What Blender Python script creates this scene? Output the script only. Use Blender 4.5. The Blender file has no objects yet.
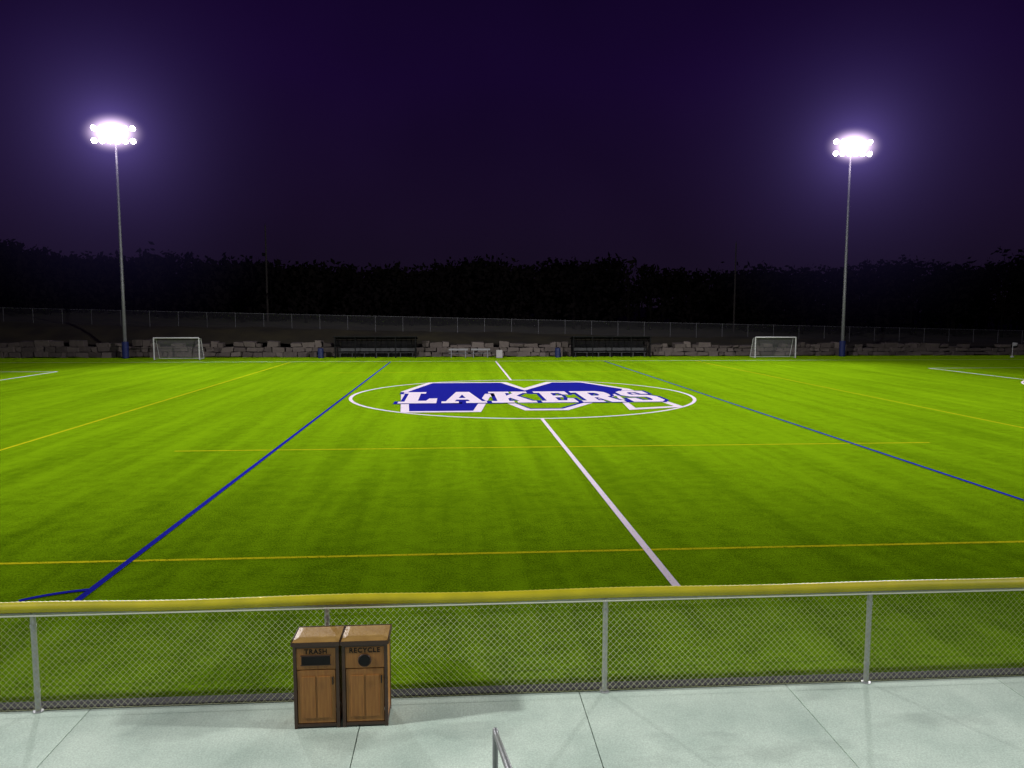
import bpy, math, random
from mathutils import Matrix, Vector
random.seed(7)
sc=bpy.context.scene
sc.view_settings.view_transform='Standard'; sc.view_settings.look='None'; sc.view_settings.exposure=0
COL=sc.collection

# ---------------- helpers ----------------
class MB:
    def __init__(s): s.v=[];s.f=[]
    def box(s,x0,y0,z0,x1,y1,z1,j=0):
        b=len(s.v)
        for z in (z0,z1):
            for (x,y) in ((x0,y0),(x1,y0),(x1,y1),(x0,y1)):
                s.v.append((x+random.uniform(-j,j),y+random.uniform(-j,j),z+random.uniform(-j,j)))
        for q in ((0,3,2,1),(4,5,6,7),(0,1,5,4),(1,2,6,5),(2,3,7,6),(3,0,4,7)): s.f.append([b+i for i in q])
        return s
    def tube(s,p0,p1,r,n=8,r1=None,cap=True):
        p0=Vector(p0);p1=Vector(p1);d=(p1-p0).normalized()
        a=d.orthogonal().normalized();c=d.cross(a)
        if r1 is None:r1=r
        b=len(s.v)
        for p,rr in ((p0,r),(p1,r1)):
            for i in range(n):
                t=2*math.pi*i/n
                s.v.append(tuple(p+a*math.cos(t)*rr+c*math.sin(t)*rr))
        for i in range(n):
            k=(i+1)%n
            s.f.append([b+i,b+k,b+n+k,b+n+i])
        if cap:
            s.f.append([b+i for i in range(n)][::-1]); s.f.append([b+n+i for i in range(n)])
        return s
    def path(s,pts,r,n=10):
        pts=[Vector(p) for p in pts]
        b=len(s.v); m=len(pts); up=None
        for i,p in enumerate(pts):
            if i==0:d=pts[1]-pts[0]
            elif i==m-1:d=pts[-1]-pts[-2]
            else:d=pts[i+1]-pts[i-1]
            d.normalize()
            if up is None: up=d.orthogonal().normalized()
            a=(up-d*up.dot(d)).normalized();up=a;c=d.cross(a)
            rr=r[i] if isinstance(r,(list,tuple)) else r
            for k in range(n):
                t=2*math.pi*k/n
                s.v.append(tuple(p+a*math.cos(t)*rr+c*math.sin(t)*rr))
        for i in range(m-1):
            for k in range(n):
                l=(k+1)%n
                s.f.append([b+i*n+k,b+i*n+l,b+(i+1)*n+l,b+(i+1)*n+k])
        s.f.append([b+k for k in range(n)][::-1]);s.f.append([b+(m-1)*n+k for k in range(n)])
        return s
    def poly(s,pts):
        b=len(s.v); s.v+= [tuple(p) for p in pts]; s.f.append(list(range(b,b+len(pts)))); return s
    def mesh(s,name):
        me=bpy.data.meshes.new(name); me.from_pydata(s.v,[],s.f); me.update(); return me
    def build(s,name,mat,parent=None,bevel=0,smooth=False,loc=(0,0,0),seg=2):
        me=s.mesh(name); me.materials.append(mat)
        if smooth:
            for p in me.polygons:p.use_smooth=True
        o=bpy.data.objects.new(name,me); COL.objects.link(o); o.location=loc
        if parent:o.parent=parent
        if bevel:
            m=o.modifiers.new('bevel','BEVEL');m.width=bevel;m.segments=seg;m.limit_method='ANGLE'
        return o
def thing(name,loc,label,cat,group=None):
    e=bpy.data.objects.new(name,None);e.empty_display_size=.3;COL.objects.link(e);e.location=loc
    e["label"]=label;e["category"]=cat
    if group:e["group"]=group
    return e
def tag(o,label,cat,group=None):
    o["label"]=label;o["category"]=cat
    if group:o["group"]=group
def struct(o,kind="structure"): o["kind"]=kind; return o
def dup(root,loc,rz=0,label=None):
    def rec(o,par):
        c=o.copy();COL.objects.link(c)
        if par:c.parent=par
        for ch in [x for x in bpy.data.objects if x.parent==o and x!=c]: rec(ch,c)
        return c
    c=rec(root,None);c.location=loc;c.rotation_euler=(0,0,rz)
    if label:c["label"]=label
    return c

def mat(name,base,rough=.6,metal=0,noise=None,bump=0,bscale=30,spec=.5):
    m=bpy.data.materials.new(name);m.use_nodes=True;nt=m.node_tree;N=nt.nodes;L=nt.links
    b=N['Principled BSDF'];b.inputs['Base Color'].default_value=(*base,1);b.inputs['Roughness'].default_value=rough
    b.inputs['Metallic'].default_value=metal;b.inputs['Specular IOR Level'].default_value=spec
    tc=N.new('ShaderNodeTexCoord')
    if noise:
        n=N.new('ShaderNodeTexNoise');n.inputs['Scale'].default_value=noise[0];n.inputs['Detail'].default_value=4
        L.new(tc.outputs['Object'],n.inputs['Vector'])
        r=N.new('ShaderNodeValToRGB');r.color_ramp.elements[0].position=.5-noise[2];r.color_ramp.elements[1].position=.5+noise[2]
        r.color_ramp.elements[0].color=(*base,1);r.color_ramp.elements[1].color=(*noise[1],1)
        L.new(n.outputs['Fac'],r.inputs['Fac']);L.new(r.outputs['Color'],b.inputs['Base Color'])
    if bump:
        n2=N.new('ShaderNodeTexNoise');n2.inputs['Scale'].default_value=bscale;n2.inputs['Detail'].default_value=4
        L.new(tc.outputs['Object'],n2.inputs['Vector'])
        bp=N.new('ShaderNodeBump');bp.inputs['Strength'].default_value=bump;bp.inputs['Distance'].default_value=.02
        L.new(n2.outputs['Fac'],bp.inputs['Height']);L.new(bp.outputs['Normal'],b.inputs['Normal'])
    return m

# ---------------- turf material ----------------
def turf_mat(name,dark,light,paint=None,cover=.5):
    m=bpy.data.materials.new(name);m.use_nodes=True;nt=m.node_tree;N=nt.nodes;L=nt.links
    b=N['Principled BSDF'];b.inputs['Roughness'].default_value=.9
    b.inputs['Specular IOR Level'].default_value=0
    geo=N.new('ShaderNodeNewGeometry')
    P=geo.outputs['Position']
    def noise(scale,detail=4,mp=None,rough=.6):
        n=N.new('ShaderNodeTexNoise');n.inputs['Scale'].default_value=scale;n.inputs['Detail'].default_value=detail
        n.inputs['Roughness'].default_value=rough
        if mp:
            q=N.new('ShaderNodeMapping');q.inputs['Scale'].default_value=mp;L.new(P,q.inputs['Vector']);L.new(q.outputs['Vector'],n.inputs['Vector'])
        else:L.new(P,n.inputs['Vector'])
        return n.outputs['Fac']
    def math_(op,a,bb=None,c=None):
        q=N.new('ShaderNodeMath');q.operation=op
        for i,x in enumerate((a,bb,c)):
            if x is None:continue
            if isinstance(x,(int,float)):q.inputs[i].default_value=x
            else:L.new(x,q.inputs[i])
        return q.outputs[0]
    fine=noise(34,3,(1,.5,1),.85)
    mid=noise(2.2,3)
    streak=noise(1,3,(1.1,.06,1))
    big=noise(.12,2)
    s=math_('MULTIPLY_ADD',math_('SUBTRACT',fine,.5),3.8,.5)
    s=math_('MULTIPLY_ADD',math_('SUBTRACT',mid,.5),1.3,s)
    s=math_('MULTIPLY_ADD',math_('SUBTRACT',streak,.5),2.0,s)
    s=math_('MULTIPLY_ADD',math_('SUBTRACT',big,.5),.9,s)
    mix=N.new('ShaderNodeMix');mix.data_type='RGBA';mix.clamp_factor=True
    mix.inputs[6].default_value=(*dark,1);mix.inputs[7].default_value=(*light,1)
    L.new(s,mix.inputs[0]);col=mix.outputs[2]
    sx=N.new('ShaderNodeSeparateXYZ');L.new(P,sx.inputs[0])
    fr=math_('FRACT',math_('DIVIDE',sx.outputs['Y'],4.57))
    seam=math_('LESS_THAN',fr,.010)
    mx=N.new('ShaderNodeMix');mx.data_type='RGBA';L.new(math_('MULTIPLY',seam,.3),mx.inputs[0]);L.new(col,mx.inputs[6])
    mx.inputs[7].default_value=(dark[0]*.5,dark[1]*.5,dark[2]*.5,1);col=mx.outputs[2]
    if paint:
        worn=math_('GREATER_THAN',math_('MULTIPLY_ADD',noise(9,4),.35,math_('MULTIPLY',noise(45,3),.65)),cover)
        m2=N.new('ShaderNodeMix');m2.data_type='RGBA';L.new(worn,m2.inputs[0]);m2.inputs[6].default_value=(*paint,1)
        L.new(col,m2.inputs[7]);col=m2.outputs[2]
    L.new(col,b.inputs['Base Color'])
    if not paint:
        b.inputs['Sheen Weight'].default_value=.40;b.inputs['Sheen Roughness'].default_value=.35
        b.inputs['Sheen Tint'].default_value=(.48,.88,.01,1)
    bp=N.new('ShaderNodeBump');bp.inputs['Strength'].default_value=.6;bp.inputs['Distance'].default_value=.03
    L.new(fine,bp.inputs['Height']);L.new(bp.outputs['Normal'],b.inputs['Normal'])
    return m
TD=(.014,.034,.0006);TL=(.100,.185,.0022)
turf=turf_mat('turf',TD,TL)
p_white=turf_mat('white_turf_paint',TD,TL,(.80,.70,.80),.63)
p_yellow=turf_mat('yellow_turf_paint',TD,TL,(.50,.46,.01),.56)
p_blue=turf_mat('blue_turf_paint',TD,TL,(.014,.016,.28),.66)

# ---------------- ground ----------------
g=MB().poly([(-1500,-400,-.06),(1500,-400,-.06),(1500,2500,-.06),(-1500,2500,-.06)]).build('ground',mat('soil',(.035,.03,.018),.95,noise=(.6,(.05,.045,.02),.2)))
struct(g)
t=MB().poly([(-120,8.62,0),(140,8.62,0),(140,76.6,0),(-120,76.6,0)]).build('artificial_turf_pitch',turf);struct(t)

def strip(mb,x0,y0,x1,y1,w,z):
    d=Vector((x1-x0,y1-y0)).normalized();n=Vector((-d.y,d.x))*w/2
    mb.poly([(x0+n.x,y0+n.y,z),(x0-n.x,y0-n.y,z),(x1-n.x,y1-n.y,z),(x1+n.x,y1+n.y,z)])
def line(x0,y0,x1,y1,w,z,m,name):
    mb=MB();strip(mb,x0,y0,x1,y1,w,z);return struct(mb.build(name,m))
def arc(cx,cy,r,a0,a1,w,z,m,name,n=96):
    mb=MB()
    for i in range(n+1):
        a=math.radians(a0+(a1-a0)*i/n)
        for rr in (r-w/2,r+w/2): mb.v.append((cx+rr*math.cos(a),cy+rr*math.sin(a),z))
    for i in range(n): mb.f.append([2*i,2*i+1,2*i+3,2*i+2])
    return struct(mb.build(name,m))
CX,CY=3.55,40.9
ZY=.004
line(-60,13.87,70,13.87,.10,ZY,p_yellow,'yellow_pitch_line')
line(-9.1,25,16.4,25,.10,ZY,p_yellow,'yellow_pitch_line')
line(-14.8,13.95,-14.8,69.3,.10,ZY,p_yellow,'yellow_pitch_line')
line(22.2,13.95,22.2,69.3,.10,ZY,p_yellow,'yellow_pitch_line')
line(-9.1,56.8,16.4,56.8,.09,ZY,p_yellow,'yellow_pitch_line')
ZW=.008
line(3.6,11.9,3.6,CY-9.2,.14,ZW,p_white,'white_halfway_line')
line(3.6,CY+9.2,3.6,69.5,.14,ZW,p_white,'white_halfway_line')
arc(CX,CY,9.12,0,360,.18,ZW,p_white,'white_centre_circle',128)
line(-60,69.6,70,69.6,.10,ZW,p_white,'white_touch_line')
for x,s in ((-29.8,-1),(38.3,1)):
    line(x,22.8,x,59.1,.13,ZW,p_white,'white_penalty_box_line')
    line(x+s*.07,59.03,x+s*16.5,59.03,.13,ZW,p_white,'white_penalty_box_line')
    line(x+s*.07,22.87,x+s*16.5,22.87,.13,ZW,p_white,'white_penalty_box_line')
    if s>0: arc(x+5.5,CY,9.15,180-53,180+53,.13,ZW+.001,p_white,'white_penalty_arc',40)
    else: arc(x-5.5,CY,9.15,-53,53,.13,ZW+.001,p_white,'white_penalty_arc',40)
ZB=.012
line(-5.92,11.9,-5.92,69,.12,ZB,p_blue,'blue_pitch_line')
line(13.6,11.9,13.6,69,.12,ZB,p_blue,'blue_pitch_line')
arc(-5.6,10.6,1.85,98,131,.10,ZB+.001,p_blue,'blue_pitch_arc',20)

# ------------- centre emblem -------------
def fillcurve(name,loops,z,m,offset=0):
    cu=bpy.data.curves.new(name,'CURVE');cu.dimensions='2D';cu.fill_mode='BOTH';cu.offset=offset
    for lp in loops:
        sp=cu.splines.new('POLY');sp.points.add(len(lp)-1)
        for p,q in zip(sp.points,lp):p.co=(q[0],q[1],0,1)
        sp.use_cyclic_u=True
    tmp=bpy.data.objects.new(name,cu)
    COL.objects.link(tmp)
    bpy.context.view_layer.update()
    me=bpy.data.meshes.new_from_object(tmp.evaluated_get(bpy.context.evaluated_depsgraph_get()))
    bpy.data.objects.remove(tmp)
    me.materials.clear();me.materials.append(m)
    o=bpy.data.objects.new(name,me);COL.objects.link(o);o.location=(0,0,z);struct(o);return o
M=[(-2.3,34.2),(.9,34.2),(1.7,41.5),(3.3,34.6),(5.0,34.6),(8.9,41.2),(8.2,34.6),(10.6,35.4),(9.9,43.8),(8.0,48.3),(5.9,48.3),(3.9,43.9),(3.0,48.3),(-1.6,48.3),(-2.9,43)]
fillcurve('painted_centre_emblem_border',[M],.016,p_white,.22)
Mb=[(-2.15,34.4),(.75,34.4),(1.65,42.4),(3.4,34.9),(4.95,34.9),(9.2,42.0),(9.7,43.8),(7.9,48.05),(6.1,48.05),(3.9,43.2),(2.8,48.05),(-1.5,48.05),(-2.7,43)]
fillcurve('painted_centre_emblem_fill',[Mb],.020,p_blue)
fillcurve('painted_centre_emblem_green',[[(1.95,41.6),(3.45,35.1),(4.85,35.1),(8.3,40.9),(4.0,41.3),(3,42.6)]],.022,turf)
fillcurve('painted_centre_emblem_green',[[(8.75,40.2),(8.4,34.95),(10.4,35.6),(10.0,39.9)]],.022,turf)
GL={
'L':([[(0,0),(8.4,0),(8.4,4),(6.6,4),(6,2),(4.2,2),(4.2,8.6),(5.4,8.6),(5.4,10),(0,10),(0,8.6),(1.3,8.6),(1.3,1.4),(0,1.4)]],8.4),
'A':([[(0,0),(3.8,0),(3.8,1.4),(2.9,1.4),(3.3,2.8),(5.9,2.8),(6.3,1.4),(5.4,1.4),(5.4,0),(10,0),(10,1.4),(9,1.4),(6.4,10),(3.2,10),(.9,1.4),(0,1.4)],[(3.8,4.2),(5.4,4.2),(4.6,7.4)]],10),
'K':([[(0,0),(5,0),(5,1.4),(4,1.4),(4,3.4),(4.6,4.2),(6.3,1.4),(5.7,1.4),(5.7,0),(10,0),(10,1.4),(9.2,1.4),(6.4,6),(8.4,8.6),(9.4,8.6),(9.4,10),(5.6,10),(5.6,8.6),(6,8.6),(4,6),(4,8.6),(5,8.6),(5,10),(0,10),(0,8.6),(1.3,8.6),(1.3,1.4),(0,1.4)]],10),
'E':([[(0,0),(8,0),(8,3.4),(6.6,3.4),(6,1.6),(4,1.6),(4,4.3),(6,4.3),(6,5.9),(4,5.9),(4,8.4),(6,8.4),(6.6,6.8),(8,6.8),(8,10),(0,10),(0,8.6),(1.3,8.6),(1.3,1.4),(0,1.4)]],8),
'R':([[(0,0),(5,0),(5,1.4),(4,1.4),(4,4),(4.8,4),(6.4,0),(9.6,0),(9.6,1.4),(8.8,1.4),(7.4,4.6),(8.6,5.6),(8.8,7.2),(8.4,9),(6.8,10),(0,10),(0,8.6),(1.3,8.6),(1.3,1.4),(0,1.4)],[(4,5.6),(5.6,5.6),(6.2,6.4),(6.2,7.6),(5.6,8.4),(4,8.4)]],9.6),
'S':([[(.6,0),(7,0),(8.4,1.4),(8.4,4.6),(7,6),(3.2,6.2),(3,7),(3,8),(3.6,8.6),(5.4,8.6),(6,7),(7.8,7),(7.8,10),(2,10),(.6,8.8),(.6,5.8),(2,4.6),(5.8,4.2),(6,3.4),(6,2),(5.4,1.4),(3.4,1.4),(2.6,3.2),(.6,3.2)]],8.6)}
word='LAKERS';tot=sum(GL[c][1] for c in word)+1.1*5
X0,X1=-2.9,10.7;Y0,HH=37.3,5.2;sx=(X1-X0)/tot;x=X0
for i,c in enumerate(word):
    loops=[[(x+p[0]*sx,Y0+p[1]*HH/10) for p in lp] for lp in GL[c][0]]
    fillcurve('painted_letter_edge',loops,.024+.001*i,p_blue,.2)
    fillcurve('painted_letter',loops,.032,p_white)
    x+=(GL[c][1]+1.1)*sx

# ---------------- concrete concourse ----------------
conc=bpy.data.materials.new('concrete');conc.use_nodes=True
nt=conc.node_tree;N=nt.nodes;L=nt.links;b=N['Principled BSDF'];b.inputs['Roughness'].default_value=.85
tc=N.new('ShaderNodeNewGeometry')
def nz(s,d=6,mp=None):
    n=N.new('ShaderNodeTexNoise');n.inputs['Scale'].default_value=s;n.inputs['Detail'].default_value=d
    if mp:
        q=N.new('ShaderNodeMapping');q.inputs['Scale'].default_value=mp;L.new(tc.outputs['Position'],q.inputs['Vector']);L.new(q.outputs['Vector'],n.inputs['Vector'])
    else:L.new(tc.outputs['Position'],n.inputs['Vector'])
    return n
r=N.new('ShaderNodeValToRGB');r.color_ramp.elements[0].position=.3;r.color_ramp.elements[1].position=.68
r.color_ramp.elements[0].color=(.38,.49,.40,1);r.color_ramp.elements[1].color=(.55,.67,.55,1)
L.new(nz(1.1,8).outputs['Fac'],r.inputs['Fac'])
sp=nz(60,4);spr=N.new('ShaderNodeMapRange');spr.inputs[1].default_value=.3;spr.inputs[2].default_value=.7;spr.inputs[3].default_value=.78;spr.inputs[4].default_value=1.1
L.new(sp.outputs['Fac'],spr.inputs[0])
mm=N.new('ShaderNodeMix');mm.data_type='RGBA';mm.blend_type='MULTIPLY';mm.inputs[0].default_value=1
L.new(r.outputs['Color'],mm.inputs[6]);L.new(spr.outputs[0],mm.inputs[7])
isl=N.new('ShaderNodeMapRange');isl.inputs[3].default_value=.9;isl.inputs[4].default_value=1.06
L.new(tc.outputs['Random Per Island'],isl.inputs[0])
m3=N.new('ShaderNodeMix');m3.data_type='RGBA';m3.blend_type='MULTIPLY';m3.inputs[0].default_value=1
L.new(mm.outputs[2],m3.inputs[6]);L.new(isl.outputs[0],m3.inputs[7])
st=N.new('ShaderNodeMapRange');st.inputs[1].default_value=.55;st.inputs[2].default_value=.62;st.inputs[3].default_value=1.0;st.inputs[4].default_value=.83
L.new(nz(.55,7,(1,2.2,1)).outputs['Fac'],st.inputs[0])
m4=N.new('ShaderNodeMix');m4.data_type='RGBA';m4.blend_type='MULTIPLY';m4.inputs[0].default_value=1
L.new(m3.outputs[2],m4.inputs[6]);L.new(st.outputs[0],m4.inputs[7])
L.new(m4.outputs[2],b.inputs['Base Color'])
bp=N.new('ShaderNodeBump');bp.inputs['Strength'].default_value=.25;bp.inputs['Distance'].default_value=.01
L.new(nz(40,5,(1,.1,1)).outputs['Fac'],bp.inputs['Height']);L.new(bp.outputs['Normal'],b.inputs['Normal'])
mb=MB();xs=[-14.3,-11.8,-9.2,-6.65,-4.15,-1.07,1.43,3.95,6.6,9.1,11.6,14.1,16.6]
ys=[-6,-2.5,1.0,4.5,8.55]
for i in range(len(xs)-1):
    for k in range(len(ys)-1):
        mb.box(xs[i]+.005,ys[k]+.005,-.05,xs[i+1]-.005,ys[k+1]-.005,.02)
struct(mb.build('concrete_walkway',conc,bevel=.005))
struct(MB().box(-14.3,-6,-.055,16.6,8.55,-.005).build('walkway_subbase',mat('joint_grit',(.12,.13,.11),.95)))
struct(MB().box(-14.3,8.57,-.05,16.6,8.74,.035).build('turf_edge_kerb',mat('dark_kerb',(.012,.012,.012),.8,noise=(8,(.025,.026,.022),.2)),bevel=.008))

# ---------------- near fence ----------------
galv=mat('galvanised_steel',(.50,.52,.51),.45,.4,noise=(25,(.38,.40,.40),.2))
dgal=mat('grey_rail_metal',(.20,.21,.21),.45,.4,noise=(25,(.15,.16,.16),.2))
yel=mat('yellow_plastic_cap',(.60,.53,.01),.5,noise=(3,(.46,.42,.01),.2),bump=.15,bscale=40)
wire=mat('galvanised_wire',(.34,.37,.20),.5,.3)
fx=[-11.17,-7.95,-4.73,-1.51,1.71,4.93,8.15,11.37];FY=8.53
nf=thing('chain_link_fence',(1.7,FY,0),'waist-high chain-link fence with yellow top cap along the concrete walkway','fence')
for px in fx:
    mbp=MB().tube((0,0,.0),(0,0,1.17),.03,14).tube((0,0,1.0),(0,0,1.03),.036,14)
    mbp.tube((0,0,.25),(0,0,.275),.035,14)
    mbp.tube((0,0,.015),(0,0,.03),.055,14)
    mbp.build('post',galv,nf,loc=(px-1.68,0,0),smooth=False)
xa,xb=-11.17-1.7,11.37-1.7
MB().tube((xa,0,1.165),(xb,0,1.165),.021,12).build('top_rail',galv,nf,smooth=True)
pts=[];rr=[];n=760
for i in range(n+1):
    x=xa-.05+(xb-xa+.1)*i/n; u=((x-xa)%3.22)/3.22
    pts.append((x,0,1.222+.006*math.cos(2*math.pi*u)+.004*math.sin(x*1.7)))
    rr.append(.060+(.0022 if i%2 else -.0022))
MB().path(pts,rr,14).build('yellow_cap',yel,nf,smooth=True)
mb=MB()
mb.box(xa,-.064,1.146,xb,-.058,1.160)
mb.build('cap_edge',mat('pale_cap_edge',(.8,.8,.7),.5),nf)
mb=MB();H=1.10;z0=.045;pit=.072;k=int((xb-xa)/pit)
for i in range(k):
    x=xa+i*pit
    for s in (1,-1):
        xe=x+s*H*.95
        if xe<xa or xe>xb:continue
        mb.tube((x,-.034+.003*s,z0),(xe,-.034+.003*s,z0+H),.0019,3,cap=False)
mb.tube((xa,-.034,z0+.01),(xb,-.034,z0+.01),.0025,4)
mb.build('chain_link_mesh',wire,nf)

# ---------------- twin litter bin ----------------
wood=bpy.data.materials.new('brown_plank');wood.use_nodes=True
nt=wood.node_tree;b=nt.nodes['Principled BSDF'];b.inputs['Roughness'].default_value=.5
tcw=nt.nodes.new('ShaderNodeTexCoord');mpw=nt.nodes.new('ShaderNodeMapping');mpw.inputs['Scale'].default_value=(30,30,2.5)
nw=nt.nodes.new('ShaderNodeTexNoise');nw.inputs['Scale'].default_value=1.5;nw.inputs['Detail'].default_value=6
rw=nt.nodes.new('ShaderNodeValToRGB');rw.color_ramp.elements[0].position=.3;rw.color_ramp.elements[1].position=.7
rw.color_ramp.elements[0].color=(.25,.10,.020,1);rw.color_ramp.elements[1].color=(.36,.16,.032,1)
nt.links.new(tcw.outputs['Object'],mpw.inputs[0]);nt.links.new(mpw.outputs[0],nw.inputs['Vector']);nt.links.new(nw.outputs['Fac'],rw.inputs[0]);nt.links.new(rw.outputs[0],b.inputs['Base Color'])
binfr=mat('dark_brown_frame',(.04,.018,.010),.45,noise=(12,(.055,.027,.014),.2))
lidm=mat('brown_lid',(.36,.22,.06),.5,noise=(6,(.26,.15,.04),.2),bump=.2,bscale=30)
blk=mat('black_plastic',(.006,.006,.006),.6,noise=(10,(.010,.010,.010),.2),spec=.2)
def bin_unit(text,hole,loc,label):
    W,D,Hh=.485,.40,.985
    e=thing('litter_bin',loc,label,'litter bin','twin litter bins by the fence')
    t=.035
    fr=MB()
    for x in (0,W-t):
        for y in (0,D-t): fr.box(x,y,0,x+t,y+t,Hh-.05)
    for z in (.02,Hh-.085):
        fr.box(t,.001,z,W-t,t-.001,z+.035).box(t,D-t+.001,z,W-t,D-.001,z+.035)
        fr.box(.001,t,z,t-.001,D-t,z+.035).box(W-t+.001,t,z,W-.001,D-t,z+.035)
    fr.build('frame',binfr,e,bevel=.004)
    pn=MB().box(W-t+.004,t+.001,.056,W-.008,D-t-.001,Hh-.086).box(.008,t+.001,.056,t-.004,D-t-.001,Hh-.086).box(t+.001,D-t+.004,.056,W-t-.001,D-.006,Hh-.086)
    pn.build('side_panel',wood,e,bevel=.003)
    d=MB().box(t+.006,.006,.06,W-t-.006,.026,Hh-.33)
    for (xa_,xb_) in ((t+.055,W/2-.012),(W/2+.012,W-t-.055)):
        d.box(xa_,-.004,.12,xb_,.0055,Hh-.40)
    door=d.build('door',wood,e,bevel=.005)
    MB().tube((W-t-.03,-.02,.5),(W-t-.03,-.02,.58),.007,8).box(W-t-.036,-.02,.505,W-t-.024,.006,.512).box(W-t-.036,-.02,.568,W-t-.024,.006,.575).build('handle',blk,door)
    MB().box(t+.001,.004,Hh-.322,W-t-.001,.024,Hh-.087).build('fascia',wood,e,bevel=.004)
    if hole=='slot':
        MB().box(.09,-.010,Hh-.265,W-.09,.0035,Hh-.175).build('slot_opening',blk,e,bevel=.006)
        MB().box(.08,-.006,Hh-.278,W-.08,.0036,Hh-.267).box(.08,-.006,Hh-.173,W-.08,.0036,Hh-.162).build('slot_trim',binfr,e,bevel=.002)
    else:
        MB().tube((W/2,-.012,Hh-.235),(W/2,.0035,Hh-.235),.058,28).build('round_opening',blk,e,bevel=.004)
        rb=[]
        for i in range(33):
            a=2*math.pi*i/32; rb.append((W/2+.066*math.cos(a),-.004,Hh-.235+.066*math.sin(a)))
        MB().path(rb,.007,8).build('ring_trim',binfr,e,smooth=True)
    z=Hh-.05
    l=MB();o=.008
    l.v=[(-o,-o,z),(W+o,-o,z),(W+o,D+o,z),(-o,D+o,z),(-o,-o,z+.03),(W+o,-o,z+.03),(W+o,D+o,z+.03),(-o,D+o,z+.03),
         (.05,.05,z+.045),(W-.05,.05,z+.045),(W-.05,D-.05,z+.045),(.05,D-.05,z+.045)]
    l.f=[[0,3,2,1],[0,1,5,4],[1,2,6,5],[2,3,7,6],[3,0,4,7],[4,5,9,8],[5,6,10,9],[6,7,11,10],[7,4,8,11],[8,9,10,11]]
    l.build('lid',lidm,e,bevel=.004)
    ed=MB()
    ed.box(-o-.004,-o-.014,z-.006,W+o+.004,-o-.0005,z+.034).box(-o-.010,-o,z-.006,-o-.0005,D+o,z+.036).box(W+o+.0005,-o,z-.006,W+o+.010,D+o,z+.036).box(-o-.004,D+o+.0005,z-.006,W+o+.004,D+o+.012,z+.036)
    ed.build('lid_edge',binfr,e)
    cu=bpy.data.curves.new('lettering','FONT');cu.body=text;cu.size=.072;cu.align_x='CENTER';cu.extrude=.001;cu.space_character=1.15;cu.offset=.002
    tmp=bpy.data.objects.new('lettering',cu);COL.objects.link(tmp);bpy.context.view_layer.update()
    me=bpy.data.meshes.new_from_object(tmp.evaluated_get(bpy.context.evaluated_depsgraph_get()));bpy.data.objects.remove(tmp)
    me.materials.clear();me.materials.append(blk)
    to=bpy.data.objects.new('lettering',me);COL.objects.link(to);to.parent=e;to.location=(W/2,.0015,Hh-.147);to.rotation_euler=(math.pi/2,0,0)
    return e
b1=bin_unit('TRASH','slot',(-1.760,7.95,.02),'brown trash bin with rectangular slot in front of the fence')
b2=bin_unit('RECYCLE','round',(-1.244,7.95,.02),'brown recycling bin with round hole in front of the fence')

# ---------------- hand rail ----------------
hr=thing('handrail',(.315,6.2,.02),'grey metal stair handrail ending above the concrete walkway','handrail')
p=[(0,0,0),(0,0,.87)]
for i in range(1,7):
    a=math.radians(113*i/6);p.append((0,-.07*(1-math.cos(a)),.87+.07*math.sin(a)+0.0))
last=Vector(p[-1]);
p.append(tuple(last+Vector((0,-.3,.13))));p.append(tuple(last+Vector((0,-4.4,1.9))))
MB().path(p,.024,14).build('rail',dgal,hr,smooth=True)
MB().tube((0,-3.6,0),(0,-3.6,2.4),.019,12).build('post',dgal,hr,smooth=True)
MB().tube((0,0,0),(0,0,.008),.055,20).build('base_plate',dgal,hr)

# ---------------- floodlight poles ----------------
poleM=mat('pale_steel_pole',(.38,.38,.40),.5,.3,noise=(4,(.3,.3,.32),.2))
pad=mat('blue_pole_padding',(.01,.02,.12),.6,noise=(5,(.015,.03,.17),.2))
em=bpy.data.materials.new('lit_floodlight_lens');em.use_nodes=True
b=em.node_tree.nodes['Principled BSDF'];b.inputs['Base Color'].default_value=(.9,.9,.9,1);b.inputs['Emission Color'].default_value=(1,.93,1,1);b.inputs['Emission Strength'].default_value=25
PH=21.3
fl=thing('floodlight_pole',(-31.7,75.5,0),'tall steel floodlight pole with lit lamps beside the pitch','floodlight','floodlight poles behind the pitch')
MB().path([(0,0,0),(0,0,7),(0,0,14),(0,0,PH)],[.17,.15,.12,.09],14).build('mast',poleM,fl,smooth=True)
MB().tube((0,0,.02),(0,0,1.6),.30,20).build('base_padding',pad,fl,bevel=.03)
MB().box(-2,-.05,PH-.9,2,.05,PH-.8).box(-2,-.05,PH+.25,2,.05,PH+.35).build('cross_arm',poleM,fl)
lamp=None
hous=mat('lamp_housing',(.3,.3,.3),.4,.5,noise=(9,(.2,.2,.2),.2))
for row,zz in enumerate((PH-.85,PH+.3)):
    for i in range(6):
        x=-1.75+i*.7
        if lamp is None:
            mb=MB().tube((0,0,0),(0,-.32,-.16),.13,14,r1=.27).tube((0,.1,0),(0,0,0),.04,8)
            lamp=mb.build('lamp_head',hous,fl,loc=(x,-.12,zz));
            lens=MB().tube((0,-.322,-.161),(0,-.332,-.166),.255,20).build('lens',em,lamp)
        else:
            c=lamp.copy();COL.objects.link(c);c.parent=fl;c.location=(x,-.12,zz)
            l2=lens.copy();COL.objects.link(l2);l2.parent=c
fl2=dup(fl,(39.6,75.5,0))

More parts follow.
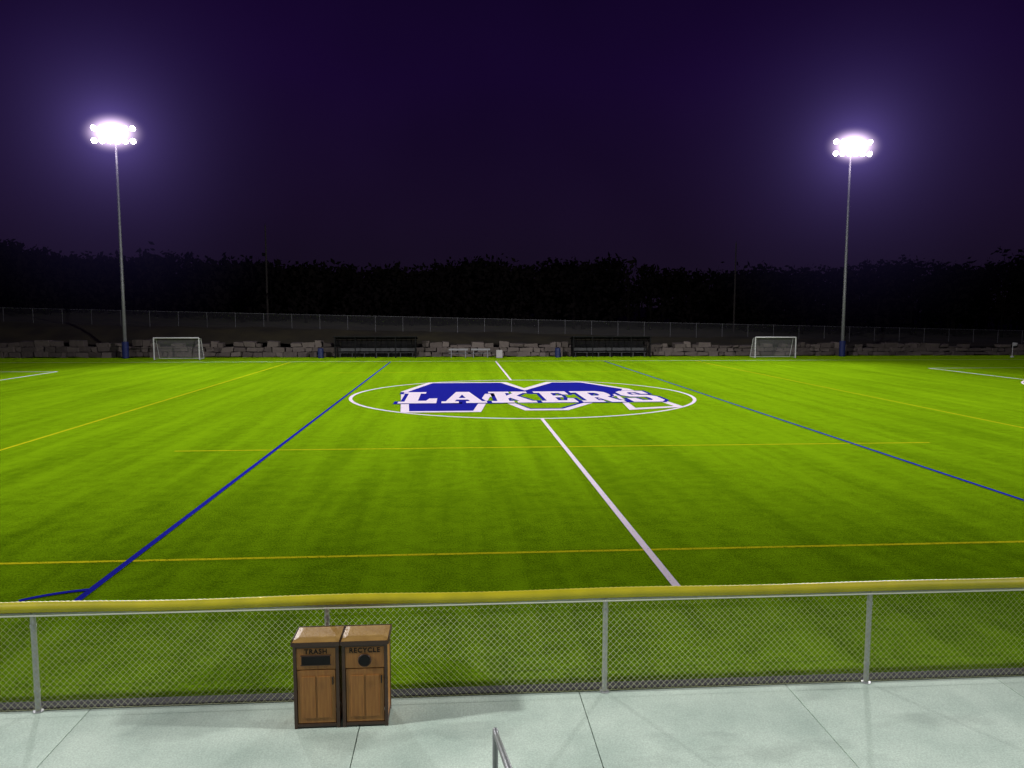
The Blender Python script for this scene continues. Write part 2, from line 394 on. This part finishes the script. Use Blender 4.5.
def spot(loc,aim,P,ang,blend=1,col=(1,.97,1),r=.9):
    l=bpy.data.lights.new('flood_fill_beam','SPOT');l.energy=P;l.spot_size=math.radians(ang);l.spot_blend=blend;l.color=col;l.shadow_soft_size=r
    o=bpy.data.objects.new('flood_fill_beam',l);COL.objects.link(o);o.location=loc
    o.rotation_euler=(Vector(aim)-Vector(loc)).to_track_quat('-Z','Y').to_euler()
for x,ax in ((-31.7,-5),(39.6,13)):
    spot((x,74.6,PH),(ax,44,0),88000,100)
    spot((x,3,PH),(ax+(4 if x<0 else -4),44,0),88000,82)
    spot((x,3,PH),(-.5,3.6,0),60000,26,1)
spot((1,-9,9),(1,4.5,0),950,36,1,(1,.97,.92),1.5)  # weak unseen fill behind the camera, added to brighten walkway and bin fronts

# mist glow round the lamps: self-emitting volumes stand in for scattered lamplight
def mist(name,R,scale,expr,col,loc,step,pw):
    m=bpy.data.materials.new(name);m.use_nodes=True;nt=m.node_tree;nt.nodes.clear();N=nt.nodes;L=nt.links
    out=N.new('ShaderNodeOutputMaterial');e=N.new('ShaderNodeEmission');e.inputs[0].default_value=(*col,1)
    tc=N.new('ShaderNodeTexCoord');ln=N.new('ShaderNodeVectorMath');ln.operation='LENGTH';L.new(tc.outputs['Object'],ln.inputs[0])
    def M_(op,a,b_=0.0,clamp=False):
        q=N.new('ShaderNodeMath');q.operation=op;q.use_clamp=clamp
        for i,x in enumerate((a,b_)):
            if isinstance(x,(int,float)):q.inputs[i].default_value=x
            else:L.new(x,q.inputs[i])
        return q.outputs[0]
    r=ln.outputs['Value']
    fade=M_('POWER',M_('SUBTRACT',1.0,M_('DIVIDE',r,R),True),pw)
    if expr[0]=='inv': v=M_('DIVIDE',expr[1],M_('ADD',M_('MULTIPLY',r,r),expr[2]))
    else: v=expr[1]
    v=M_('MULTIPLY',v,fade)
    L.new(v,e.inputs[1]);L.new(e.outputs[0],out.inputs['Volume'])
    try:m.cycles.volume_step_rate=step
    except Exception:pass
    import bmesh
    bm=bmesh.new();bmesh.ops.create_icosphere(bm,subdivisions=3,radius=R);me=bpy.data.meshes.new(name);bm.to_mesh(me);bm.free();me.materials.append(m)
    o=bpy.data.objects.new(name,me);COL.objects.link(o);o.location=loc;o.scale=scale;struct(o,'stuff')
    o['label']='pale purple mist glow round the floodlights, emitted by the volume itself'; return o
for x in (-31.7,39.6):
    mist('mist_glow',20.5,(1,1,1),('inv',.22,3.2),(.36,.26,1),(x,74.6,PH-.3),1.0,1.2)
    mist('mist_glow',1.0,(3.4,1.6,2.2),('c',6.0),(1,.76,1),(x,74.9,PH-.3),1.0,3.2)

# ---------------- far side: wall, terrain, fence ----------------
rock=bpy.data.materials.new('limestone_block');rock.use_nodes=True
nt=rock.node_tree;b=nt.nodes['Principled BSDF'];b.inputs['Roughness'].default_value=.9
gg=nt.nodes.new('ShaderNodeNewGeometry');rr_=nt.nodes.new('ShaderNodeValToRGB')
rr_.color_ramp.elements[0].color=(.055,.042,.038,1);rr_.color_ramp.elements[1].color=(.20,.165,.145,1)
nn=nt.nodes.new('ShaderNodeTexNoise');nn.inputs['Scale'].default_value=3;nn.inputs['Detail'].default_value=6;nt.links.new(gg.outputs['Position'],nn.inputs['Vector'])
ad=nt.nodes.new('ShaderNodeMath');ad.operation='MULTIPLY_ADD';ad.inputs[1].default_value=.6;nt.links.new(gg.outputs['Random Per Island'],ad.inputs[0])
sb=nt.nodes.new('ShaderNodeMath');sb.operation='MULTIPLY';sb.inputs[1].default_value=.5;nt.links.new(nn.outputs['Fac'],sb.inputs[0])
nt.links.new(sb.outputs[0],ad.inputs[2]);nt.links.new(ad.outputs[0],rr_.inputs[0]);nt.links.new(rr_.outputs[0],b.inputs['Base Color'])
bp=nt.nodes.new('ShaderNodeBump');bp.inputs['Strength'].default_value=.8;bp.inputs['Distance'].default_value=.08;nt.links.new(nn.outputs['Fac'],bp.inputs['Height']);nt.links.new(bp.outputs[0],b.inputs['Normal'])
WY=77.2
def walltop(x): return 1.6-.0045*(x+50)
mb=MB()
for c in range(3):
    x=-75
    while x<100:
        w=random.uniform(.5,1.5);h=walltop(x)/3
        if c==2 and random.random()<.2: x+=w; continue
        z0=c*h; 
        mb.box(x+.03,WY+c*.12+random.uniform(-.15,.15),z0+.01,x+w-.03,WY+1.1,z0+h-.01+(random.uniform(-.2,.2) if c==2 else 0),.08)
        x+=w
w=mb.build('stone_retaining_wall',rock,bevel=.09)
tag(w,'low retaining wall of stacked rough limestone blocks behind the pitch','wall')
def fbase(x): return 3.3-.0215*(x+50)
FB=86
def tz(x,y):
    wt=walltop(x)-.25
    f=max(0,min(1,(y-WY-.9)/(FB-WY-.9)));f=f*f*(3-2*f)
    z=wt+(fbase(x)-wt)*f
    if y>FB: z+= (y-FB)*.03 + max(0,(-x-20))*.02*min(1,(y-FB)/40)
    return max(.3,z)+.12*math.sin(x*.7+y)*math.sin(y*.9)+.1*math.sin(x*.23)
mb=MB();X=[-160+i*2 for i in range(171)];Y=[WY+.9+.8*i for i in range(14)]+[90+i*6 for i in range(30)]
for y in Y:
    for x in X: mb.v.append((x,y,tz(x,y)+random.uniform(-.05,.05)))
nx=len(X)
for j in range(len(Y)-1):
    for i in range(nx-1): mb.f.append([j*nx+i,j*nx+i+1,(j+1)*nx+i+1,(j+1)*nx+i])
struct(mb.build('grassy_bank',mat('bank_earth',(.024,.019,.009),.95,noise=(.35,(.060,.050,.018),.18),bump=1,bscale=3),smooth=True))

def netmat(name,col,a):
    m=bpy.data.materials.new(name);m.use_nodes=True;nt=m.node_tree;b=nt.nodes['Principled BSDF'];b.inputs['Base Color'].default_value=(*col,1);b.inputs['Roughness'].default_value=.6
    n=nt.nodes.new('ShaderNodeTexNoise');n.inputs['Scale'].default_value=6
    mr=nt.nodes.new('ShaderNodeMapRange');mr.inputs[3].default_value=a*.7;mr.inputs[4].default_value=a*1.3
    nt.links.new(n.outputs['Fac'],mr.inputs[0]);nt.links.new(mr.outputs[0],b.inputs['Alpha']);return m
farm=netmat('distant_chain_link',(.12,.12,.13),.10)
ff=thing('chain_link_fence',(5,FB,0),'long grey chain-link fence on the bank behind the pitch','fence')
dg=mat('dull_galvanised_steel',(.14,.14,.15),.6,noise=(5,(.10,.10,.11),.2))
fh=1.6
xx=-70;pl=[]
while xx<95: pl.append(xx);xx+=3.05
pm=MB().tube((0,0,-.3),(0,0,fh+.05),.03,8).mesh('post');pm.materials.append(dg)
for q in pl:
    o=bpy.data.objects.new('post',pm);COL.objects.link(o);o.parent=ff;o.location=(q-5,0,fbase(q))
MB().path([(q-5,0,fbase(q)+fh) for q in pl],.022,6).build('top_rail',dg,ff)
mb=MB()
for a_,c_ in zip(pl[:-1],pl[1:]): mb.poly([(a_-5,-.04,fbase(a_)),(c_-5,-.04,fbase(c_)),(c_-5,-.04,fbase(c_)+fh),(a_-5,-.04,fbase(a_)+fh)])
mb.build('chain_link_mesh',farm,ff)

# ---------------- goals ----------------
wp=mat('white_painted_metal',(.8,.8,.8),.4,noise=(6,(.7,.7,.7),.2))
gnet=netmat('white_net',(.6,.6,.6),.14)
go=thing('soccer_goal',(-26.0,72.9,0),'small white soccer goal with net standing behind the touchline','soccer goal','soccer goals')
W=4.1;Hh=2.05;r_=.06;DG=1.3
MB().path([(-W/2,0,.02),(-W/2,0,Hh-.02),(-W/2+.02,0,Hh),(W/2-.02,0,Hh),(W/2,0,Hh-.02),(W/2,0,.02)],r_,10).build('goal_frame',wp,go)
bk=MB()
for s in (-1,1):
    bk.path([(s*W/2,.06,Hh-.05),(s*W/2,.6,Hh-.1),(s*W/2,DG,.06),(s*W/2,.06,.06)],.025,8)
bk.tube((-W/2,DG,.06),(W/2,DG,.06),.025,8).build('back_stay',wp,go)
nm=MB().poly([(-W/2,.6,Hh-.12),(W/2,.6,Hh-.12),(W/2,DG-.02,.08),(-W/2,DG-.02,.08)]).poly([(-W/2,.05,Hh-.03),(W/2,.05,Hh-.03),(W/2,.6,Hh-.12),(-W/2,.6,Hh-.12)])
for s in (-1,1): nm.poly([(s*W/2,.06,Hh-.06),(s*W/2,.58,Hh-.14),(s*W/2,DG-.04,.08),(s*W/2,.06,.08)])
nm.build('net',gnet,go)
g2=dup(go,(31.5,73.1,0))

# ---------------- team shelters ----------------
bm_=mat('black_steel',(.004,.004,.005),.6,noise=(5,(.007,.007,.008),.2),spec=.2)
bpan=netmat('smoked_panel',(.004,.004,.005),.80)
bpan.node_tree.nodes['Principled BSDF'].inputs['Specular IOR Level'].default_value=.1
ben=mat('dark_bench_slat',(.03,.03,.034),.5,noise=(5,(.045,.045,.05),.2))
sh=thing('team_shelter',(-7.9,75.2,0),'long open black steel team shelter in front of the stone wall','team shelter','team shelters')
W=7.9
fr=MB()
for i in range(17):
    x=-W/2+.05+i*(W-.1)/16
    fr.tube((x,1.3,.0),(x,1.3,1.75),.04,8)
    if i%2==0: fr.tube((x,-.1,2.0),(x,1.35,1.75),.03,8)
    if i%4==0: fr.tube((x,0,0),(x,0,1.98),.06,8)
fr.tube((-W/2,0,2.0),(W/2,0,2.0),.05,8).tube((-W/2,1.3,.5),(W/2,1.3,.5),.035,8).tube((-W/2,1.3,1.1),(W/2,1.3,1.1),.035,8).build('frame',bm_,sh)
rf=MB();rf.v=[(-W/2-.1,-.25,2.05),(W/2+.1,-.25,2.05),(W/2+.1,1.45,1.78),(-W/2-.1,1.45,1.78),(-W/2-.1,-.25,2.13),(W/2+.1,-.25,2.13),(W/2+.1,1.45,1.86),(-W/2-.1,1.45,1.86)]
rf.f=[[0,3,2,1],[4,5,6,7],[0,1,5,4],[1,2,6,5],[2,3,7,6],[3,0,4,7]];rf.build('roof',bm_,sh)
MB().poly([(-W/2,1.34,.05),(W/2,1.34,.05),(W/2,1.34,1.72),(-W/2,1.34,1.72)]).poly([(-W/2,0.05,.05),(-W/2,1.25,.05),(-W/2,1.25,1.72),(-W/2,.05,1.9)]).poly([(W/2,0.05,.05),(W/2,1.25,.05),(W/2,1.25,1.72),(W/2,.05,1.9)]).build('back_panel',bpan,sh)
bb=MB().box(-W/2+.2,.75,.42,W/2-.2,1.1,.47).box(-W/2+.2,1.12,.6,W/2-.2,1.16,.9)
for i in range(7):
    x=-W/2+.4+i*(W-.8)/6; bb.box(x-.03,.78,0,x+.03,.84,.42).box(x-.03,1.02,0,x+.03,1.08,.42)
bb.build('bench',ben,sh)
dup(sh,(15.55,75.2,0))

alu=mat('aluminium_bench',(.35,.35,.37),.4,.3,noise=(6,(.28,.28,.3),.2))
be=thing('team_bench',(.2,75.3,0),'plain aluminium bench on the far side of the pitch','bench','aluminium team benches')
MB().box(-.95,-.15,.42,.95,.15,.46).build('seat',alu,be,bevel=.01)
MB().box(-.95,.2,.7,.95,.23,.88).build('backrest',alu,be,bevel=.01)
for x in (-.7,.7): MB().box(x-.03,-.14,0,x+.03,-.08,.418).box(x-.03,.2,0,x+.03,.26,.7).box(x-.03,-.08,.2,x+.03,.2,.25).build('leg',alu,be)
dup(be,(2.4,75.3,0))
bl=mat('blue_plastic_drum',(.010,.020,.10),.5,noise=(5,(.012,.025,.12),.2))
def drum(loc,label):
    e=thing('litter_drum',loc,label,'litter bin','blue litter drums')
    MB().path([(0,0,0),(0,0,.03),(0,0,.3),(0,0,.32),(0,0,.34),(0,0,.6),(0,0,.62),(0,0,.64),(0,0,.88)],[.26,.28,.28,.295,.28,.28,.295,.28,.27],18).build('drum_body',bl,e)
    MB().path([(0,0,.885),(0,0,.92),(0,0,.98)],[.30,.29,.12],18).build('drum_lid',bl,e)
    return e
d0=drum((-13.2,75.3,0),'blue plastic litter drum beside the team shelter')
dup(d0,(10.1,75.3,0))
sg=thing('sandwich_board',(4.2,74.3,0),'small white folding board on the far touchline','sign')
sgm=mat('off_white_board',(.45,.43,.42),.6,noise=(6,(.36,.34,.33),.2))
MB().poly([(-.3,-.2,.05),(.3,-.2,.05),(.3,0,.8),(-.3,0,.8)]).build('board_panel',sgm,sg)
MB().poly([(-.3,.2,.05),(.3,.2,.05),(.3,.01,.8),(-.3,.01,.8)]).build('board_panel',sgm,sg)
for s in (-1,1):
    MB().path([(s*.32,-.21,0),(s*.32,0,.82),(s*.32,.21,0)],.02,6).build('leg',binfr,sg)
cf=thing('corner_flag',(56.6,73.6,0),'white corner flag post by the pitch edge','corner flag')
MB().tube((0,0,0),(0,0,1.5),.03,8).build('flag_post',wp,cf)
MB().poly([(.03,0,1.1),(.5,.05,1.15),(.5,-.03,1.45),(.03,0,1.48)]).build('flag_cloth',wp,cf)
MB().tube((0,0,0),(0,0,.12),.2,14,r1=.12).build('flag_base',wp,cf)

upm=mat('weathered_pole',(.02,.016,.015),.95,noise=(3,(.03,.024,.02),.2))
up=thing('utility_pole',(-23.4,97,tz(-23.6,97)-.2),'dark weathered wooden utility pole on the bank before the trees','utility pole','utility poles')
MB().path([(0,0,0),(0,0,6),(0,0,12)],[.13,.11,.08],10).build('pole_shaft',upm,up)
MB().tube((0,0,12),(0,0,12.3),.05,8,r1=.02).build('pole_cap',upm,up)
dup(up,(36.1,97,tz(36.3,97)-.5))

# ---------------- dark wood behind ----------------
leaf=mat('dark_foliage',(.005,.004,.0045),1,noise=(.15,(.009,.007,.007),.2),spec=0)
mb=MB()
def treeh(x,y):
    a=x/y*100
    h=9.1+.7*math.sin(a*.13)+.4*math.sin(a*.31+1)
    if a<-42:h+=min(5,(-42-a)*.25)
    if a>70:h+=min(6,(a-70)*.5)
    return h*(y/125)
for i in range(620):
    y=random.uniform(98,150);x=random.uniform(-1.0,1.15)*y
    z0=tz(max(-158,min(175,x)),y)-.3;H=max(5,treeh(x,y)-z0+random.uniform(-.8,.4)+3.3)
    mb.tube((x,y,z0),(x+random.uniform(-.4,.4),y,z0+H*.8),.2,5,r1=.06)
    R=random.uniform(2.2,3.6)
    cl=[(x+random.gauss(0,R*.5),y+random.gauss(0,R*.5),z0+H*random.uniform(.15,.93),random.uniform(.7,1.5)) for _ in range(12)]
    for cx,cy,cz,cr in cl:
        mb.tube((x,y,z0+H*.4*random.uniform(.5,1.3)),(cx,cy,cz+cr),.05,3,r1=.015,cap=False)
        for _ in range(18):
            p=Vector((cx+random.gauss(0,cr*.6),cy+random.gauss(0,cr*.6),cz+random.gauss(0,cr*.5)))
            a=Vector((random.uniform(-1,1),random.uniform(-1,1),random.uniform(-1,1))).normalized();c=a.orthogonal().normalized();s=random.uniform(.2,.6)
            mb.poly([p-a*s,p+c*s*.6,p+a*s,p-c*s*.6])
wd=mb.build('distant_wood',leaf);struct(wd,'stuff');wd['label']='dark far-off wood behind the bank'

# ---------------- world ----------------
w=bpy.data.worlds.new('World');sc.world=w;w.use_nodes=True;nt=w.node_tree;N=nt.nodes;L=nt.links
bg=N['Background'];tc=N.new('ShaderNodeTexCoord');sx_=N.new('ShaderNodeSeparateXYZ');L.new(tc.outputs['Generated'],sx_.inputs[0])
cr=N.new('ShaderNodeValToRGB');e=cr.color_ramp.elements
e[0].position=0;e[0].color=(.0080,.0050,.0120,1);e[1].position=.5;e[1].color=(.0038,.0010,.014,1)
q=cr.color_ramp.elements.new(.12);q.color=(.0090,.0042,.019,1)
q=cr.color_ramp.elements.new(.28);q.color=(.0075,.0022,.024,1)
L.new(sx_.outputs['Z'],cr.inputs[0])
ns=N.new('ShaderNodeTexNoise');ns.inputs['Scale'].default_value=2.2;ns.inputs['Detail'].default_value=3;L.new(tc.outputs['Generated'],ns.inputs['Vector'])
mr=N.new('ShaderNodeMapRange');mr.inputs[1].default_value=.3;mr.inputs[2].default_value=.7;mr.inputs[3].default_value=.8;mr.inputs[4].default_value=1.25;L.new(ns.outputs['Fac'],mr.inputs[0])
L.new(cr.outputs[0],bg.inputs[0]);L.new(mr.outputs[0],bg.inputs[1])

# ---------------- camera ----------------
cd=bpy.data.cameras.new('camera');cam=bpy.data.objects.new('camera',cd);COL.objects.link(cam)
cd.sensor_width=36;cd.lens=36*760/1024;cd.clip_end=4000
th=math.atan(72/760)
cam.matrix_world=Matrix.Translation((0,0,4.5))@Matrix.Rotation(math.radians(-4.195),4,'Z')@Matrix.Rotation(math.pi/2-th,4,'X')@Matrix.Rotation(.0015,4,'Z')
sc.camera=cam
